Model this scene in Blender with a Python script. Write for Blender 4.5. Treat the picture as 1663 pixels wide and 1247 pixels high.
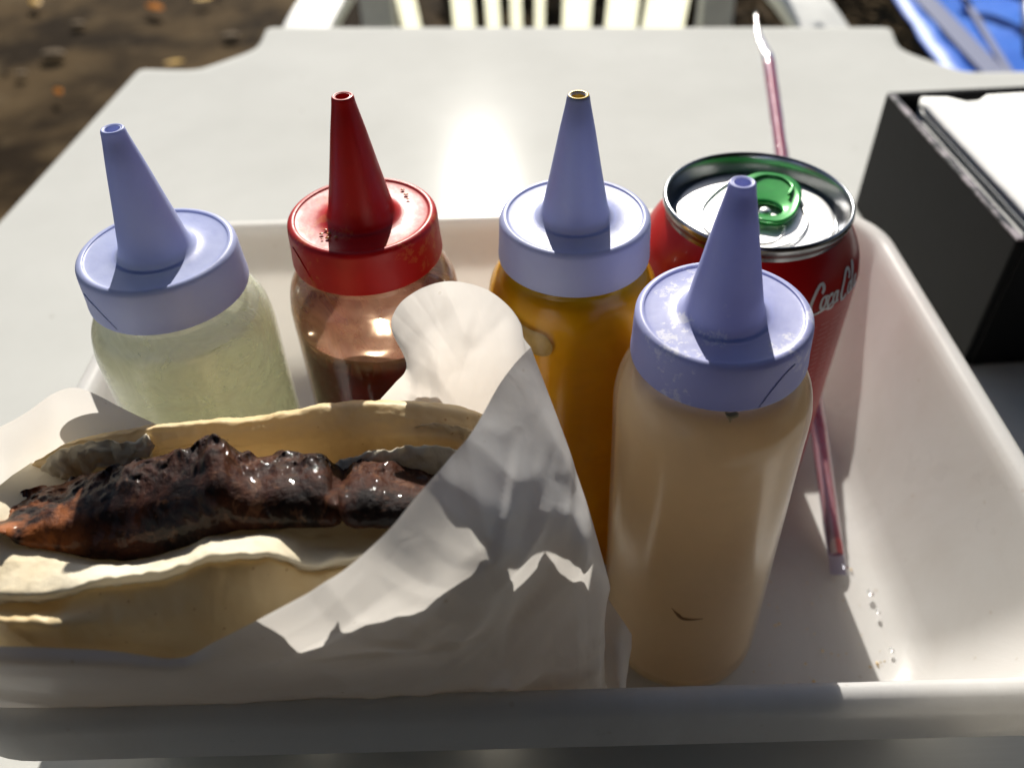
import bpy, bmesh, math, random
from mathutils import Vector, Matrix, noise
random.seed(7)
R = math.radians
for o in list(bpy.data.objects): bpy.data.objects.remove(o)
S = bpy.context.scene
C = S.collection

# ------------------------------------------------------------------ camera
FPX, PW, PH = 1374.46, 1663.0, 1247.0
CAM = Vector((0, 0, 0.2453124))
PITCH, ROLL = R(42.98275), R(-1.8871238)
fw = Vector((0, math.cos(PITCH), -math.sin(PITCH)))
r0 = Vector((1, 0, 0)); u0 = r0.cross(fw)
rt = r0 * math.cos(ROLL) + u0 * math.sin(ROLL)
up = -r0 * math.sin(ROLL) + u0 * math.cos(ROLL)
cd = bpy.data.cameras.new('camera'); cam = bpy.data.objects.new('camera', cd); C.objects.link(cam)
M = Matrix((rt, up, -fw)).transposed().to_4x4(); M.translation = CAM
cam.matrix_world = M
cd.sensor_width = 36; cd.lens = FPX / PW * 36; cd.clip_start = 0.01; cd.clip_end = 200
cd.dof.use_dof = True; cd.dof.focus_distance = 0.196; cd.dof.aperture_fstop = 11
S.camera = cam

# ------------------------------------------------------------------ sky and sun
SUN_EL, SUN_AZ = R(31), R(-1.8)          # azimuth measured from +y towards +x
w = bpy.data.worlds.new('World'); S.world = w; w.use_nodes = True
wn = w.node_tree; sky = wn.nodes.new('ShaderNodeTexSky'); sky.sky_type = 'NISHITA'
sky.sun_disc = False; sky.sun_elevation = SUN_EL; sky.sun_rotation = SUN_AZ
bg = wn.nodes['Background']; bg.inputs[1].default_value = 0.05
wn.links.new(sky.outputs[0], bg.inputs[0])
sd = bpy.data.lights.new('sun', 'SUN'); sd.energy = 5.0; sd.angle = R(0.53); sd.color = (1, .95, .86)
so = bpy.data.objects.new('sun', sd); C.objects.link(so)
sv = Vector((math.sin(SUN_AZ) * math.cos(SUN_EL), math.cos(SUN_AZ) * math.cos(SUN_EL), math.sin(SUN_EL)))
so.rotation_euler = sv.to_track_quat('Z', 'Y').to_euler()
so.location = (0, 2, 2)
S.view_settings.view_transform = 'Standard'; S.view_settings.look = 'None'
S.view_settings.exposure = 0.55; S.view_settings.gamma = 1
S.cycles.use_denoising = True
S.cycles.max_bounces = 12; S.cycles.transparent_max_bounces = 12; S.cycles.transmission_bounces = 8
S.cycles.sample_clamp_indirect = 8

# ------------------------------------------------------------------ measuring
def ray(px, py):
    return (fw + rt * ((px - PW / 2) / FPX) - up * ((py - PH / 2) / FPX)).normalized()
def on_z(px, py, z):
    d = ray(px, py); return CAM + d * ((z - CAM.z) / d.z)
def on_y(px, py, y):
    d = ray(px, py); return CAM + d * ((y - CAM.y) / d.y)
def lerp(x, pts):
    if x <= pts[0][0]: return pts[0][1]
    for (a, b), (c, d) in zip(pts, pts[1:]):
        if x <= c: return b + (d - b) * (x - a) / (c - a)
    return pts[-1][1]
def cr(p0, p1, p2, p3, t):
    return 0.5 * ((2 * p1) + (p2 - p0) * t + (2 * p0 - 5 * p1 + 4 * p2 - p3) * t * t + (3 * p1 - p0 - 3 * p2 + p3) * t ** 3)
def spline(pts, n, closed=False):
    """n samples per segment through the points"""
    L = len(pts); out = []
    segs = L if closed else L - 1
    for i in range(segs):
        if closed: a, b, c, d = pts[i - 1], pts[i], pts[(i + 1) % L], pts[(i + 2) % L]
        else: a, b, c, d = pts[max(i - 1, 0)], pts[i], pts[i + 1], pts[min(i + 2, L - 1)]
        for k in range(n): out.append(cr(a, b, c, d, k / n))
    if not closed: out.append(pts[-1])
    return out

# ------------------------------------------------------------------ objects
def obj(name, verts, faces, mats, parent=None, smooth=True, fm=None, loc=None):
    me = bpy.data.meshes.new(name)
    me.from_pydata([tuple(v) for v in verts], [], faces)
    for m in (mats if isinstance(mats, (list, tuple)) else [mats]): me.materials.append(m)
    if smooth: me.polygons.foreach_set('use_smooth', [True] * len(me.polygons))
    if fm: me.polygons.foreach_set('material_index', fm)
    bm = bmesh.new(); bm.from_mesh(me); bmesh.ops.recalc_face_normals(bm, faces=bm.faces); bm.to_mesh(me); bm.free()
    me.update()
    o = bpy.data.objects.new(name, me); C.objects.link(o)
    if parent: o.parent = parent
    if loc: o.location = loc
    return o
def tag(o, label=None, cat=None, group=None, kind=None):
    if label: o['label'] = label
    if cat: o['category'] = cat
    if group: o['group'] = group
    if kind: o['kind'] = kind
    return o
def thing(name, loc=(0, 0, 0), label=None, cat=None, group=None, rz=0):
    o = bpy.data.objects.new(name, None); C.objects.link(o); o.location = loc; o.rotation_euler.z = rz
    o.empty_display_size = .02
    return tag(o, label, cat, group)
def subsurf(o, n=1):
    m = o.modifiers.new('sub', 'SUBSURF'); m.levels = n; m.render_levels = n
def bevel(o, wd, seg=3):
    m = o.modifiers.new('bevel', 'BEVEL'); m.width = wd; m.segments = seg; m.limit_method = 'ANGLE'; m.angle_limit = R(40)
def lathe(prof, n=96, closed=False):
    v, f = [], []
    for r_, z in prof:
        for k in range(n):
            a = 2 * math.pi * k / n; v.append((r_ * math.cos(a), r_ * math.sin(a), z))
    m = len(prof)
    for i in range(m if closed else m - 1):
        j = (i + 1) % m
        for k in range(n):
            l = (k + 1) % n
            f.append((i * n + k, i * n + l, j * n + l, j * n + k))
    return v, f
def fillet(prof, idx_r, seg=5):
    """round listed profile corners {index: radius}"""
    out = []
    for i, p in enumerate(prof):
        if i in idx_r:
            a, b, c = Vector(prof[i - 1]), Vector(p), Vector(prof[(i + 1) % len(prof)])
            r_ = min(idx_r[i], (a - b).length * .49, (c - b).length * .49)
            p0, p1 = b + (a - b).normalized() * r_, b + (c - b).normalized() * r_
            for k in range(seg + 1):
                t = k / seg; q = p0 * (1 - t) ** 2 + b * 2 * t * (1 - t) + p1 * t * t; out.append((q.x, q.y))
        else: out.append(p)
    return out
def box(cx, cy, cz, sx, sy, sz, v=None, f=None, rot=None):
    v = [] if v is None else v; f = [] if f is None else f; b = len(v)
    for x, y, z in ((-1,-1,-1),(1,-1,-1),(1,1,-1),(-1,1,-1),(-1,-1,1),(1,-1,1),(1,1,1),(-1,1,1)):
        p = Vector((x * sx / 2, y * sy / 2, z * sz / 2))
        if rot: p = rot @ p
        v.append(p + Vector((cx, cy, cz)))
    for q in ((0,3,2,1),(4,5,6,7),(0,1,5,4),(1,2,6,5),(2,3,7,6),(3,0,4,7)): f.append(tuple(b + i for i in q))
    return v, f
def tube(pts, rad, n=10, v=None, f=None, cap=True):
    v = [] if v is None else v; f = [] if f is None else f
    b0 = len(v); pts = [Vector(p) for p in pts]; prev = None
    for i, p in enumerate(pts):
        t = (pts[min(i + 1, len(pts) - 1)] - pts[max(i - 1, 0)]).normalized()
        if prev is None: s = t.orthogonal().normalized()
        else: s = (prev - t * prev.dot(t)).normalized()
        prev = s; q = t.cross(s)
        r_ = rad(i / (len(pts) - 1)) if callable(rad) else rad
        for k in range(n):
            a = 2 * math.pi * k / n; v.append(p + s * (r_ * math.cos(a)) + q * (r_ * math.sin(a)))
    for i in range(len(pts) - 1):
        for k in range(n):
            l = (k + 1) % n; f.append((b0 + i * n + k, b0 + i * n + l, b0 + (i + 1) * n + l, b0 + (i + 1) * n + k))
    if cap:
        f.append(tuple(b0 + k for k in range(n))[::-1]); e = b0 + (len(pts) - 1) * n; f.append(tuple(e + k for k in range(n)))
    return v, f

# ------------------------------------------------------------------ materials
def rgb(c): return (c[0], c[1], c[2], 1)
class Mat:
    def __init__(s, name):
        s.m = bpy.data.materials.new(name); s.m.use_nodes = True; s.t = s.m.node_tree; s.n = s.t.nodes; s.l = s.t.links
        s.b = s.n['Principled BSDF']; s.out = s.n['Material Output']
        s.tc = s.n.new('ShaderNodeTexCoord')
    def set(s, **k):
        names = dict(col='Base Color', rough='Roughness', metal='Metallic', coat='Coat Weight', coatr='Coat Roughness', spec='Specular IOR Level', trans='Transmission Weight', sss='Subsurface Weight', sheen='Sheen Weight', ior='IOR', sssr='Subsurface Radius', ssss='Subsurface Scale')
        for a, v in k.items():
            i = s.b.inputs[names[a]]
            if hasattr(v, 'links'): s.l.new(v, i)
            elif a in ('col',): i.default_value = rgb(v)
            else: i.default_value = v
        return s
    def noise(s, scale, detail=4, rough=.55, dist=0, stretch=None, off=None):
        n = s.n.new('ShaderNodeTexNoise'); n.inputs['Scale'].default_value = scale; n.inputs['Detail'].default_value = detail
        n.inputs['Roughness'].default_value = rough; n.inputs['Distortion'].default_value = dist
        if stretch or off:
            mp = s.n.new('ShaderNodeMapping'); s.l.new(s.tc.outputs['Object'], mp.inputs[0])
            if stretch: mp.inputs['Scale'].default_value = stretch
            if off: mp.inputs['Location'].default_value = off
            s.l.new(mp.outputs[0], n.inputs['Vector'])
        else: s.l.new(s.tc.outputs['Object'], n.inputs['Vector'])
        return n.outputs['Fac']
    def voro(s, scale, feature='F1', out='Distance'):
        n = s.n.new('ShaderNodeTexVoronoi'); n.feature = feature; n.inputs['Scale'].default_value = scale
        s.l.new(s.tc.outputs['Object'], n.inputs['Vector']); return n.outputs[out]
    def ramp(s, fac, stops, interp='LINEAR'):
        r_ = s.n.new('ShaderNodeValToRGB'); r_.color_ramp.interpolation = interp; s.l.new(fac, r_.inputs[0])
        e = r_.color_ramp.elements
        while len(e) < len(stops): e.new(.5)
        for el, (p, c) in zip(e, stops):
            el.position = p; el.color = (c, c, c, 1) if isinstance(c, (int, float)) else rgb(c)
        return r_.outputs[0]
    def mix(s, fac, a, b):
        n = s.n.new('ShaderNodeMix'); n.data_type = 'RGBA'
        for i, v in ((0, fac), (6, a), (7, b)):
            if hasattr(v, 'links'): s.l.new(v, n.inputs[i])
            elif i == 0: n.inputs[0].default_value = v
            else: n.inputs[i].default_value = rgb(v)
        return n.outputs[2]
    def math(s, op, a, b=0.0):
        n = s.n.new('ShaderNodeMath'); n.operation = op
        for i, v in ((0, a), (1, b)):
            if hasattr(v, 'links'): s.l.new(v, n.inputs[i])
            else: n.inputs[i].default_value = v
        return n.outputs[0]
    def sep(s):
        n = s.n.new('ShaderNodeSeparateXYZ'); s.l.new(s.tc.outputs['Object'], n.inputs[0]); return n.outputs
    def bump(s, h, strength=.2, dist=.001, target=None):
        n = s.n.new('ShaderNodeBump'); n.inputs['Strength'].default_value = strength; n.inputs['Distance'].default_value = dist
        s.l.new(h, n.inputs['Height']); s.l.new(n.outputs[0], s.b.inputs['Normal']); s.bn = n.outputs[0]
        return s
    def shader(s, kind, col=None, **k):
        n = s.n.new(kind)
        if col is not None:
            if hasattr(col, 'links'): s.l.new(col, n.inputs['Color'])
            else: n.inputs['Color'].default_value = rgb(col)
        for a, v in k.items():
            i = n.inputs[a]
            if hasattr(v, 'links'): s.l.new(v, i)
            else: i.default_value = v
        if 'Normal' in n.inputs and hasattr(s, 'bn'): s.l.new(s.bn, n.inputs['Normal'])
        return n.outputs[0]
    def mixs(s, fac, a, b):
        n = s.n.new('ShaderNodeMixShader')
        if hasattr(fac, 'links'): s.l.new(fac, n.inputs[0])
        else: n.inputs[0].default_value = fac
        s.l.new(a, n.inputs[1]); s.l.new(b, n.inputs[2]); return n.outputs[0]
    def final(s, sh): s.l.new(sh, s.out.inputs[0]); return s.m
    def translucent(s, fac, col):
        """the principled look with a share of light let through"""
        return s.final(s.mixs(fac, s.b.outputs[0], s.shader('ShaderNodeBsdfTranslucent', col)))

# white resin of the table top: smooth, slightly glossy, faint smudges
m = Mat('table_resin'); n1 = m.noise(9, 5, .6); n2 = m.noise(60, 4, .6)
m.set(col=m.mix(m.math('MULTIPLY', m.ramp(m.voro(38), [(.0, 1.), (.035, .8), (.05, 0.)]), .5), m.mix(m.ramp(n1, [(.35, 0.), (.7, 1.)]), (.55, .55, .52), (.61, .61, .58)), (.30, .27, .22)), rough=.6, spec=0.0, coat=.2, coatr=.095)
m.bump(m.math('ADD', m.math('ADD', m.noise(14, 3), m.math('MULTIPLY', n2, .15)), m.math('MULTIPLY', m.noise(30, 6, .8, stretch=(1, 22, 1)), .25)), .24, .0014); TABLE = m.m

m = Mat('tray_plastic'); n1 = m.noise(40, 5, .6)
m.set(col=m.mix(m.math('MULTIPLY', m.ramp(m.voro(85), [(.0, 1.), (.04, .8), (.07, 0.)]), .45), m.mix(m.ramp(m.noise(16, 7, .75, .8), [(.45, 0.), (.7, 1.)]), (.81, .805, .80), (.72, .70, .68)), (.40, .30, .20)), rough=m.ramp(n1, [(.3, .26), (.7, .42)]), spec=.5)
m.bump(m.math('ADD', m.math('ADD', m.noise(22, 3), m.math('MULTIPLY', m.noise(400, 2), .08)), m.math('MULTIPLY', m.noise(50, 6, .8, stretch=(14, 1, 1)), .25)), .3, .0008)
TRAY = m.translucent(.48, (.96, .94, .90))

def cap_mat(name, col, col2, dirt=None, tl=.30):
    m = Mat(name); n1 = m.noise(220, 5, .65); n2 = m.noise(70, 4, .6)
    base = m.mix(m.ramp(n2, [(.4, 0.), (.7, 1.)]), col, col2)
    if dirt:
        base = m.mix(m.ramp(m.math('MULTIPLY', m.noise(300, 6, .75), m.ramp(m.noise(45, 2), [(.48, .55), (.62, 1.1)])), [(.56, 0.), (.62, .8)]), base, dirt)
    m.set(col=base, rough=m.ramp(n1, [(.3, .30), (.7, .52)]), spec=.38)
    m.bump(m.math('ADD', m.math('MULTIPLY', n1, .3), n2), .25, .0006)
    return m.translucent(tl, col)
CAPW = cap_mat('cap_lilac_white', (.48, .53, .80), (.43, .47, .77))
CAPW2 = cap_mat('cap_lilac_white_dried', (.47, .50, .79), (.41, .44, .75), (.86, .86, .93))
CAPR = cap_mat('cap_red', (.52, .008, .010), (.40, .005, .006), (.55, .10, .03), .2)

def contents(name, c1, c2, tl, tcol, rough=.35, scale=60, spots=None, dist=0, coat=.4, spec=.5):
    m = Mat(name); n1 = m.noise(scale, 5, .6, dist)
    base = m.mix(m.ramp(n1, [(.38, 0.), (.66, 1.)]), c1, c2)
    if spots: base = m.mix(m.ramp(m.voro(spots[0]), [(.0, 1.), (spots[1], 1.), (spots[1] + .03, 0.)]), base, spots[2])
    m.set(col=base, rough=rough, coat=coat, coatr=.12, spec=spec)
    m.bump(m.math('ADD', n1, m.math('MULTIPLY', m.noise(scale * 5, 3), .2)), .25, .0008)
    if tl: return m.translucent(tl, tcol)
    return m.m
SAUCE_G = contents('herb_sauce', (.77, .76, .66), (.50, .53, .38), .6, (.94, .94, .80), spots=(230, .12, (.20, .26, .08)), dist=.3, scale=38)
SAUCE_Y = contents('mustard_sauce', (.86, .62, .010), (.78, .50, .008), .11, (1.0, .72, .01), rough=.6, coat=0, spec=.15)
SAUCE_R = contents('tomato_sauce', (.16, .006, .003), (.07, .003, .0015), .05, (.6, .06, .01), rough=.5, coat=.5, spec=.12)
SAUCE_M = contents('mayonnaise', (.86, .79, .68), (.86, .74, .57), .46, (.98, .87, .68), scale=22, rough=.6, coat=0, spec=.2)

def shell(name, tcol, film, filmw, rough=.22, droplets=True, var=1, bk=1, above=None):
    """milky squeeze plastic: part clear, part milky film, glossy outside"""
    m = Mat(name); n1 = m.noise(70, 5, .6, 1.5); n2 = m.voro(330)
    h = m.math('ADD', m.math('MULTIPLY', n1, .6), m.math('MULTIPLY', m.ramp(n2, [(.0, 1.), (.22, .0)]), .5 if droplets else .1))
    m.bump(h, .35 * var * bk, .0008)
    fac = m.ramp(n1, [(.3, max(0, filmw - .2 * var)), (.7, min(1, filmw + .25 * var))])
    if above: fac = m.math('MULTIPLY', fac, m.ramp(m.math('MULTIPLY', m.math('ADD', m.math('ADD', m.sep()[2], -above), m.math('MULTIPLY', n1, .004)), 160.), [(0., 0.), (1., 1.)]))
    milky = m.mixs(.38, m.shader('ShaderNodeBsdfDiffuse', film), m.shader('ShaderNodeBsdfTranslucent', film))
    body = m.mixs(fac, m.shader('ShaderNodeBsdfTransparent', tcol), milky)
    fr = m.n.new('ShaderNodeFresnel'); fr.inputs[0].default_value = 1.45
    return m.final(m.mixs(m.math('MULTIPLY', fr.outputs[0], .9), body, m.shader('ShaderNodeBsdfGlossy', (1, 1, 1), Roughness=rough)))
SH_G = shell('bottle_plastic_clear', (.95, .96, .90), (.87, .87, .78), .32)
SH_R = shell('bottle_plastic_smeared', (.98, .84, .70), (.97, .62, .36), .26, rough=.10, var=1, bk=1.6, above=.0945)
SH_Y = shell('bottle_plastic_yellowed', (.95, .82, .40), (.80, .50, .03), .06, droplets=False, var=.25)
SH_M = shell('bottle_plastic_milky', (.95, .92, .86), (.84, .74, .58), .15, droplets=False, var=.1)

# bread
m = Mat('bun_crust'); n1 = m.noise(38, 6, .62, .6); n2 = m.noise(420, 4, .6)
c = m.mix(m.ramp(n1, [(.36, 0.), (.68, 1.)]), (.84, .70, .44), (.74, .53, .26))
c = m.mix(m.ramp(m.voro(330), [(.0, .85), (.07, .7), (.12, 0.)]), c, (.40, .20, .05))
m.set(col=c, rough=.48, spec=.35, sss=.0)
m.bump(m.math('ADD', m.math('MULTIPLY', n1, .8), m.math('MULTIPLY', n2, .25)), .35, .0012); CRUST = m.translucent(.30, (.98, .80, .50))
m = Mat('bun_crumb'); n1 = m.noise(160, 6, .7); n2 = m.noise(45, 4)
m.set(col=m.mix(m.ramp(n2, [(.35, 0.), (.65, 1.)]), (.80, .74, .60), (.70, .60, .42)), rough=.85, spec=.15)
m.bump(m.math('ADD', m.math('MULTIPLY', n1, .6), n2), .6, .0012); CRUMB = m.translucent(.25, (.98, .92, .78))
m = Mat('grilled_sausage'); n1 = m.noise(90, 7, .7, .8); n2 = m.noise(600, 5, .7)
X = m.sep()
c = m.mix(m.ramp(n1, [(.42, 0.), (.70, 1.)]), (.006, .0018, .0009), (.062, .017, .0065))
c = m.mix(m.ramp(m.noise(130, 5, .7, 2.), [(.56, 0.), (.64, .35)]), c, (.20, .09, .045))
# the browned, less charred left end
endf = m.ramp(m.math('MULTIPLY', m.math('ADD', X[0], .024), -110.), [(.0, 0.), (.8, 1.)])
c = m.mix(m.math('MULTIPLY', endf, m.ramp(m.noise(110, 5, .6, 1.5), [(.38, 0.), (.6, 1.)])), c, (.27, .085, .024))
m.set(col=c, rough=m.ramp(n1, [(.3, .45), (.7, .65)]), coat=.22, coatr=.05, spec=.10)
m.bump(m.math('ADD', n1, m.math('MULTIPLY', n2, .3)), .8, .0014); MEAT = m.m

m = Mat('greaseproof_paper'); n1 = m.noise(35, 5, .6, 1.); n2 = m.noise(900, 3, .6)
c = m.mix(m.ramp(n1, [(.4, 0.), (.7, 1.)]), (.86, .855, .85), (.79, .78, .765))
c = m.mix(m.ramp(m.voro(105), [(.0, .7), (.035, .6), (.06, 0.)]), c, (.40, .33, .24))
m.set(col=c, rough=.42, spec=.4, coat=.1)
m.bump(m.math('ADD', m.math('MULTIPLY', m.ramp(m.noise(55, 2, .5, .6), [(.44, 0.), (.5, 1.), (.56, 0.)]), .25), m.math('MULTIPLY', n2, .15)), .16, .0006)
PAPER = m.translucent(.37, (.96, .92, .87))

def simple(name, col, rough=.5, col2=None, scale=40, metal=0, bump=.15, bd=.001, **k):
    m = Mat(name); n1 = m.noise(scale, 5, .6)
    m.set(col=m.mix(m.ramp(n1, [(.35, 0.), (.65, 1.)]), col, col2 or tuple(c * .85 for c in col)), rough=rough, metal=metal, **k)
    m.bump(n1, bump, bd); return m
CAN_RED = simple('can_red', (.42, .004, .006), .38, (.38, .004, .006), 20, 0, .05, spec=.2, coat=.13, coatr=.1).m
ALU = simple('aluminium', (.86, .85, .83), .46, (.74, .73, .71), 300, 1, .08, .0003).m
ALUR = simple('polished_aluminium_darkened', (.30, .31, .33), .24, (.26, .27, .29), 300, 1, .05, .0003).m  # smoother rim metal; dark reflections put into its base colour
GREEN = simple('green_tab_paint', (.015, .30, .035), .28, (.012, .25, .03), 200, .3, .1, .0003, coat=.5).m
WHITE_INK = simple('white_ink', (.72, .72, .76), .35).m
PINK_INK = simple('faded_ink', (.62, .20, .20), .4).m
BLACK = simple('black_plastic', (.007, .007, .008), .5, (.006, .006, .006), 60, spec=.12).m
m = Mat('worn_black_edge'); n1 = m.noise(120, 6, .7)
m.set(col=m.mix(m.ramp(n1, [(.46, 0.), (.56, 1.)]), (.015, .015, .018), (.36, .32, .34)), rough=.35); m.bump(n1, .5, .001); WORN = m.m
NAPKIN = simple('napkin_paper', (.90, .90, .88), .8, (.87, .87, .85), 90, 0, .3).m
CHAIRW = simple('chair_resin', (.86, .86, .80), .35).translucent(.85, (1, 1, .88))
CHAIRA = simple('chair_resin_thick', (.86, .86, .82), .4).m
BLUE = simple('blue_fabric', (.05, .24, .86), .5, (.04, .18, .75), 10, 0, .5, .01).translucent(.25, (.05, .36, 1.0))
WEB = simple('grey_webbing', (.20, .22, .34), .7, (.16, .18, .28), 200).m
DARKMET = simple('dark_frame', (.07, .10, .20), .4, None, 60).m
# ground: dark damp earth and worn stone
m = Mat('dark_ground'); a = m.noise(2.2, 8, .65, .4, off=(3, 1, 0)); b = m.noise(9, 6, .6)
c = m.mix(m.ramp(a, [(.46, 0.), (.60, 1.)]), (.018, .011, .005), (.085, .056, .027))
c = m.mix(m.ramp(b, [(.55, 0.), (.7, .6)]), c, (.11, .078, .042))
m.set(col=c, rough=.9, spec=.03); m.bump(b, .4, .02); GROUND = m.m
LEAFY = simple('yellow_leaf', (.62, .42, .03), .6, (.5, .25, .02), 30).translucent(.4, (.8, .55, .05))
LEAFO = simple('orange_leaf', (.50, .20, .02), .8, (.38, .13, .01), 30, spec=.05).translucent(.4, (.8, .3, .05))
STONE = simple('pale_stone', (.20, .15, .10), .8, (.10, .07, .04), 8, 0, .5, .01, spec=.05).m
BLOCKD = simple('dark_blocker', (.05, .035, .022), .7, (.03, .02, .012), 6, 0, .4, .01).m  # surface of the added light-blocking wall and roof
FOL = simple('hedge_leaf', (.012, .06, .012), .5, (.02, .09, .02), 5).m

# ------------------------------------------------------------------ ground
GZ = -.73
v, f = [], []
N = 60
for i in range(N + 1):
    for j in range(N + 1):
        x = -20 + 40 * i / N; y = -8 + 60 * j / N
        v.append((x, y, GZ - .012 + .02 * noise.noise(Vector((x * .7, y * .7, 0)))))
for i in range(N):
    for j in range(N): a_ = i * (N + 1) + j; f.append((a_, a_ + N + 1, a_ + N + 2, a_ + 1))
tag(obj('ground', v, f, GROUND), kind='structure')

# pebbles and crumbs of earth on the ground: nobody could count them
v, f = [], []
for k in range(120):
    x, y = random.uniform(-3.2, 2.6), random.uniform(1.1, 4.6); s = random.choice((.004, .006, .008, .012)) * random.uniform(.6, 1.5)
    b0 = len(v); n = 7
    ring = [(x + s * 1.3 * math.cos(t * 2 * math.pi / n) * random.uniform(.7, 1.1), y + s * math.sin(t * 2 * math.pi / n) * random.uniform(.7, 1.1)) for t in range(n)]
    for (a_, b_) in ring: v.append((a_, b_, GZ - .02))
    for (a_, b_) in ring: v.append((x + (a_ - x) * .6, y + (b_ - y) * .6, GZ + s * .5))
    for t in range(n): f.append((b0 + t, b0 + (t + 1) % n, b0 + n + (t + 1) % n, b0 + n + t))
    f.append(tuple(b0 + n + t for t in range(n)))
tag(obj('gravel', v, f, STONE), 'small pale stones and crumbs scattered over the dark earth', None, None, 'stuff')
for i_, (px, py, mt, sz, lab) in enumerate([
        (58, 6, LEAFY, .085, 'blurred yellow leaf on the ground at the far left corner'),
        (252, 14, LEAFO, .10, 'orange fallen leaf, largest on the dark ground left of the table'),
        (330, 0, LEAFY, .07, 'yellow leaf just right of the orange fallen leaf'),
        (283, 103, LEAFY, .06, 'yellow leaf lying just beyond the notch in the table edge'),
        (95, 150, LEAFO, .05, 'small rusty leaf on the ground left of the table corner'),
        (496, 2, LEAFY, .05, 'small yellow leaf on the ground beside the white chair arm')]):
    P = on_z(px, py, GZ + .012); v, f = [], []
    nn = 9; a0 = random.uniform(0, 6)
    for s_ in (-1, 1):
        for k in range(nn):
            t = k / (nn - 1); wd = .42 * math.sin(math.pi * min(1, t * 1.02)) ** .8
            q = Vector(((t - .5) * sz, s_ * wd * sz * .5, .25 * sz * (t - .5) ** 2 + .12 * sz * wd)); q.rotate(Matrix.Rotation(a0, 3, 'Z')); v.append(q)
    mid = len(v)
    for k in range(nn):
        q = Vector(((k / (nn - 1) - .5) * sz, 0, .2 * sz * (k / (nn - 1) - .5) ** 2)); q.rotate(Matrix.Rotation(a0, 3, 'Z')); v.append(q)
    for k in range(nn - 1):
        f.append((k, k + 1, mid + k + 1, mid + k)); f.append((nn + k, nn + k + 1, mid + k + 1, mid + k))
    o = obj('fallen_leaf', v, f, mt, loc=P); so_ = o.modifiers.new('t', 'SOLIDIFY'); so_.thickness = .0006
    tag(o, lab, 'leaf', 'fallen leaves on the ground')
for px, py, sz, lab in [(128, 42, .05, 'pale stone on the dark ground, farther of the two left stones'), (88, 92, .075, 'flat pale stone, larger one left of the table corner'), (35, 122, .04, 'small light stone at the far left edge of the view'), (375, 62, .06, 'greyish stone on the ground just beyond the notched table corner')]:
    P = on_z(px, py, GZ); v, f = [], []
    for i in range(7):
        for k in range(12):
            ph = math.pi * (i + .5) / 14; a_ = 2 * math.pi * k / 12; r_ = .34 * sz * math.sin(ph + .25) * (1 + .4 * noise.noise(Vector((k * .9, i, px))))
            v.append((r_ * math.cos(a_) * 1.4, r_ * math.sin(a_), sz * .22 * math.cos(ph)))
    for i in range(6):
        for k in range(12): l = (k + 1) % 12; f.append((i * 12 + k, i * 12 + l, (i + 1) * 12 + l, (i + 1) * 12 + k))
    f.append(tuple(range(12)))
    tag(obj('stone', v, f, STONE, loc=P), lab, 'stone', 'pale stones on the ground')

# ------------------------------------------------------------------ unseen blockers added behind the camera: dark wall and roof to shade the near side
v, f = box(2.0, -2.6, 0.3, 7, .2, 2.06)
tag(obj('wall', v, f, BLOCKD, smooth=False), kind='structure')  # added out of view to darken the camera side
v, f = box(2.0, -1.25, 1.25, 7, 2.7, .06, rot=Matrix.Rotation(R(0), 3, 'X'))
tag(obj('shade_roof', v, f, BLOCKD, smooth=False), kind='structure')  # added out of view to cut the skylight from above

# ------------------------------------------------------------------ table
TZ = -.003
tb = thing('table', (0, 0, TZ), 'white plastic table with notched corners carrying the tray and the black box', 'table')
e = Vector((math.cos(R(-5)), math.sin(R(-5)), 0)); nn_ = Vector((-e.y, e.x, 0)); Mp = Vector((.056, .676, 0))
half = [(-.245, 0), (-.2415, -.030), (-.2415, -.0416), (-.247, -.052), (-.263, -.071), (-.2726, -.0815), (-.282, -.0835), (-.30, -.083), (-.3185, -.0815), (-.317, -.29)]
D = .74
left = half + [(-.317, -D / 2)]
left2 = left + [(a_, -D - b_) for a_, b_ in reversed(half)]
out2 = left2 + [(-a_, b_) for a_, b_ in reversed(left2)]
outl = []
for i, p in enumerate(out2):   # round every corner a little
    a_, b_, c_ = Vector(out2[i - 1]), Vector(p), Vector(out2[(i + 1) % len(out2)])
    r_ = min(.006, (a_ - b_).length * .45, (c_ - b_).length * .45)
    p0, p1 = b_ + (a_ - b_).normalized() * r_, b_ + (c_ - b_).normalized() * r_
    for t in (0, .5, 1): outl.append(p0 * (1 - t) ** 2 + b_ * 2 * t * (1 - t) + p1 * t * t)
def tw(p, z): q = Mp + e * p.x + nn_ * p.y; return Vector((q.x, q.y, z))
cen = Vector((0, -D / 2))
def inset(p, d):
    dv = cen - p; return p + dv.normalized() * d
rings = [(0.012, 0), (.006, 0), (.003, -.0007), (.001, -.003), (0, -.006), (0, -.03), (.003, -.03), (.003, -.008)]
v, f = [], []; n = len(outl)
for d_, z_ in rings:
    for p in outl: v.append(tw(inset(p, d_), z_))
for i in range(len(rings) - 1):
    for k in range(n): l = (k + 1) % n; f.append((i * n + k, i * n + l, (i + 1) * n + l, (i + 1) * n + k))
f.append(tuple(range(n)))
b0 = (len(rings) - 1) * n; f.append(tuple(b0 + k for k in range(n))[::-1])
o = obj('table_top', v, f, TABLE, tb)
for sx in (-1, 1):
    for sy in (-.14, -D + .14):
        q = Mp + e * (.235 * sx) + nn_ * sy; v, f = [], []
        tube([(q.x, q.y, -.008), (q.x, q.y, -.36), (q.x + .02 * sx, q.y, -.727)], lambda t: .026 - .006 * t, 16, v, f)
        obj('leg', v, f, TABLE, tb)

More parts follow.
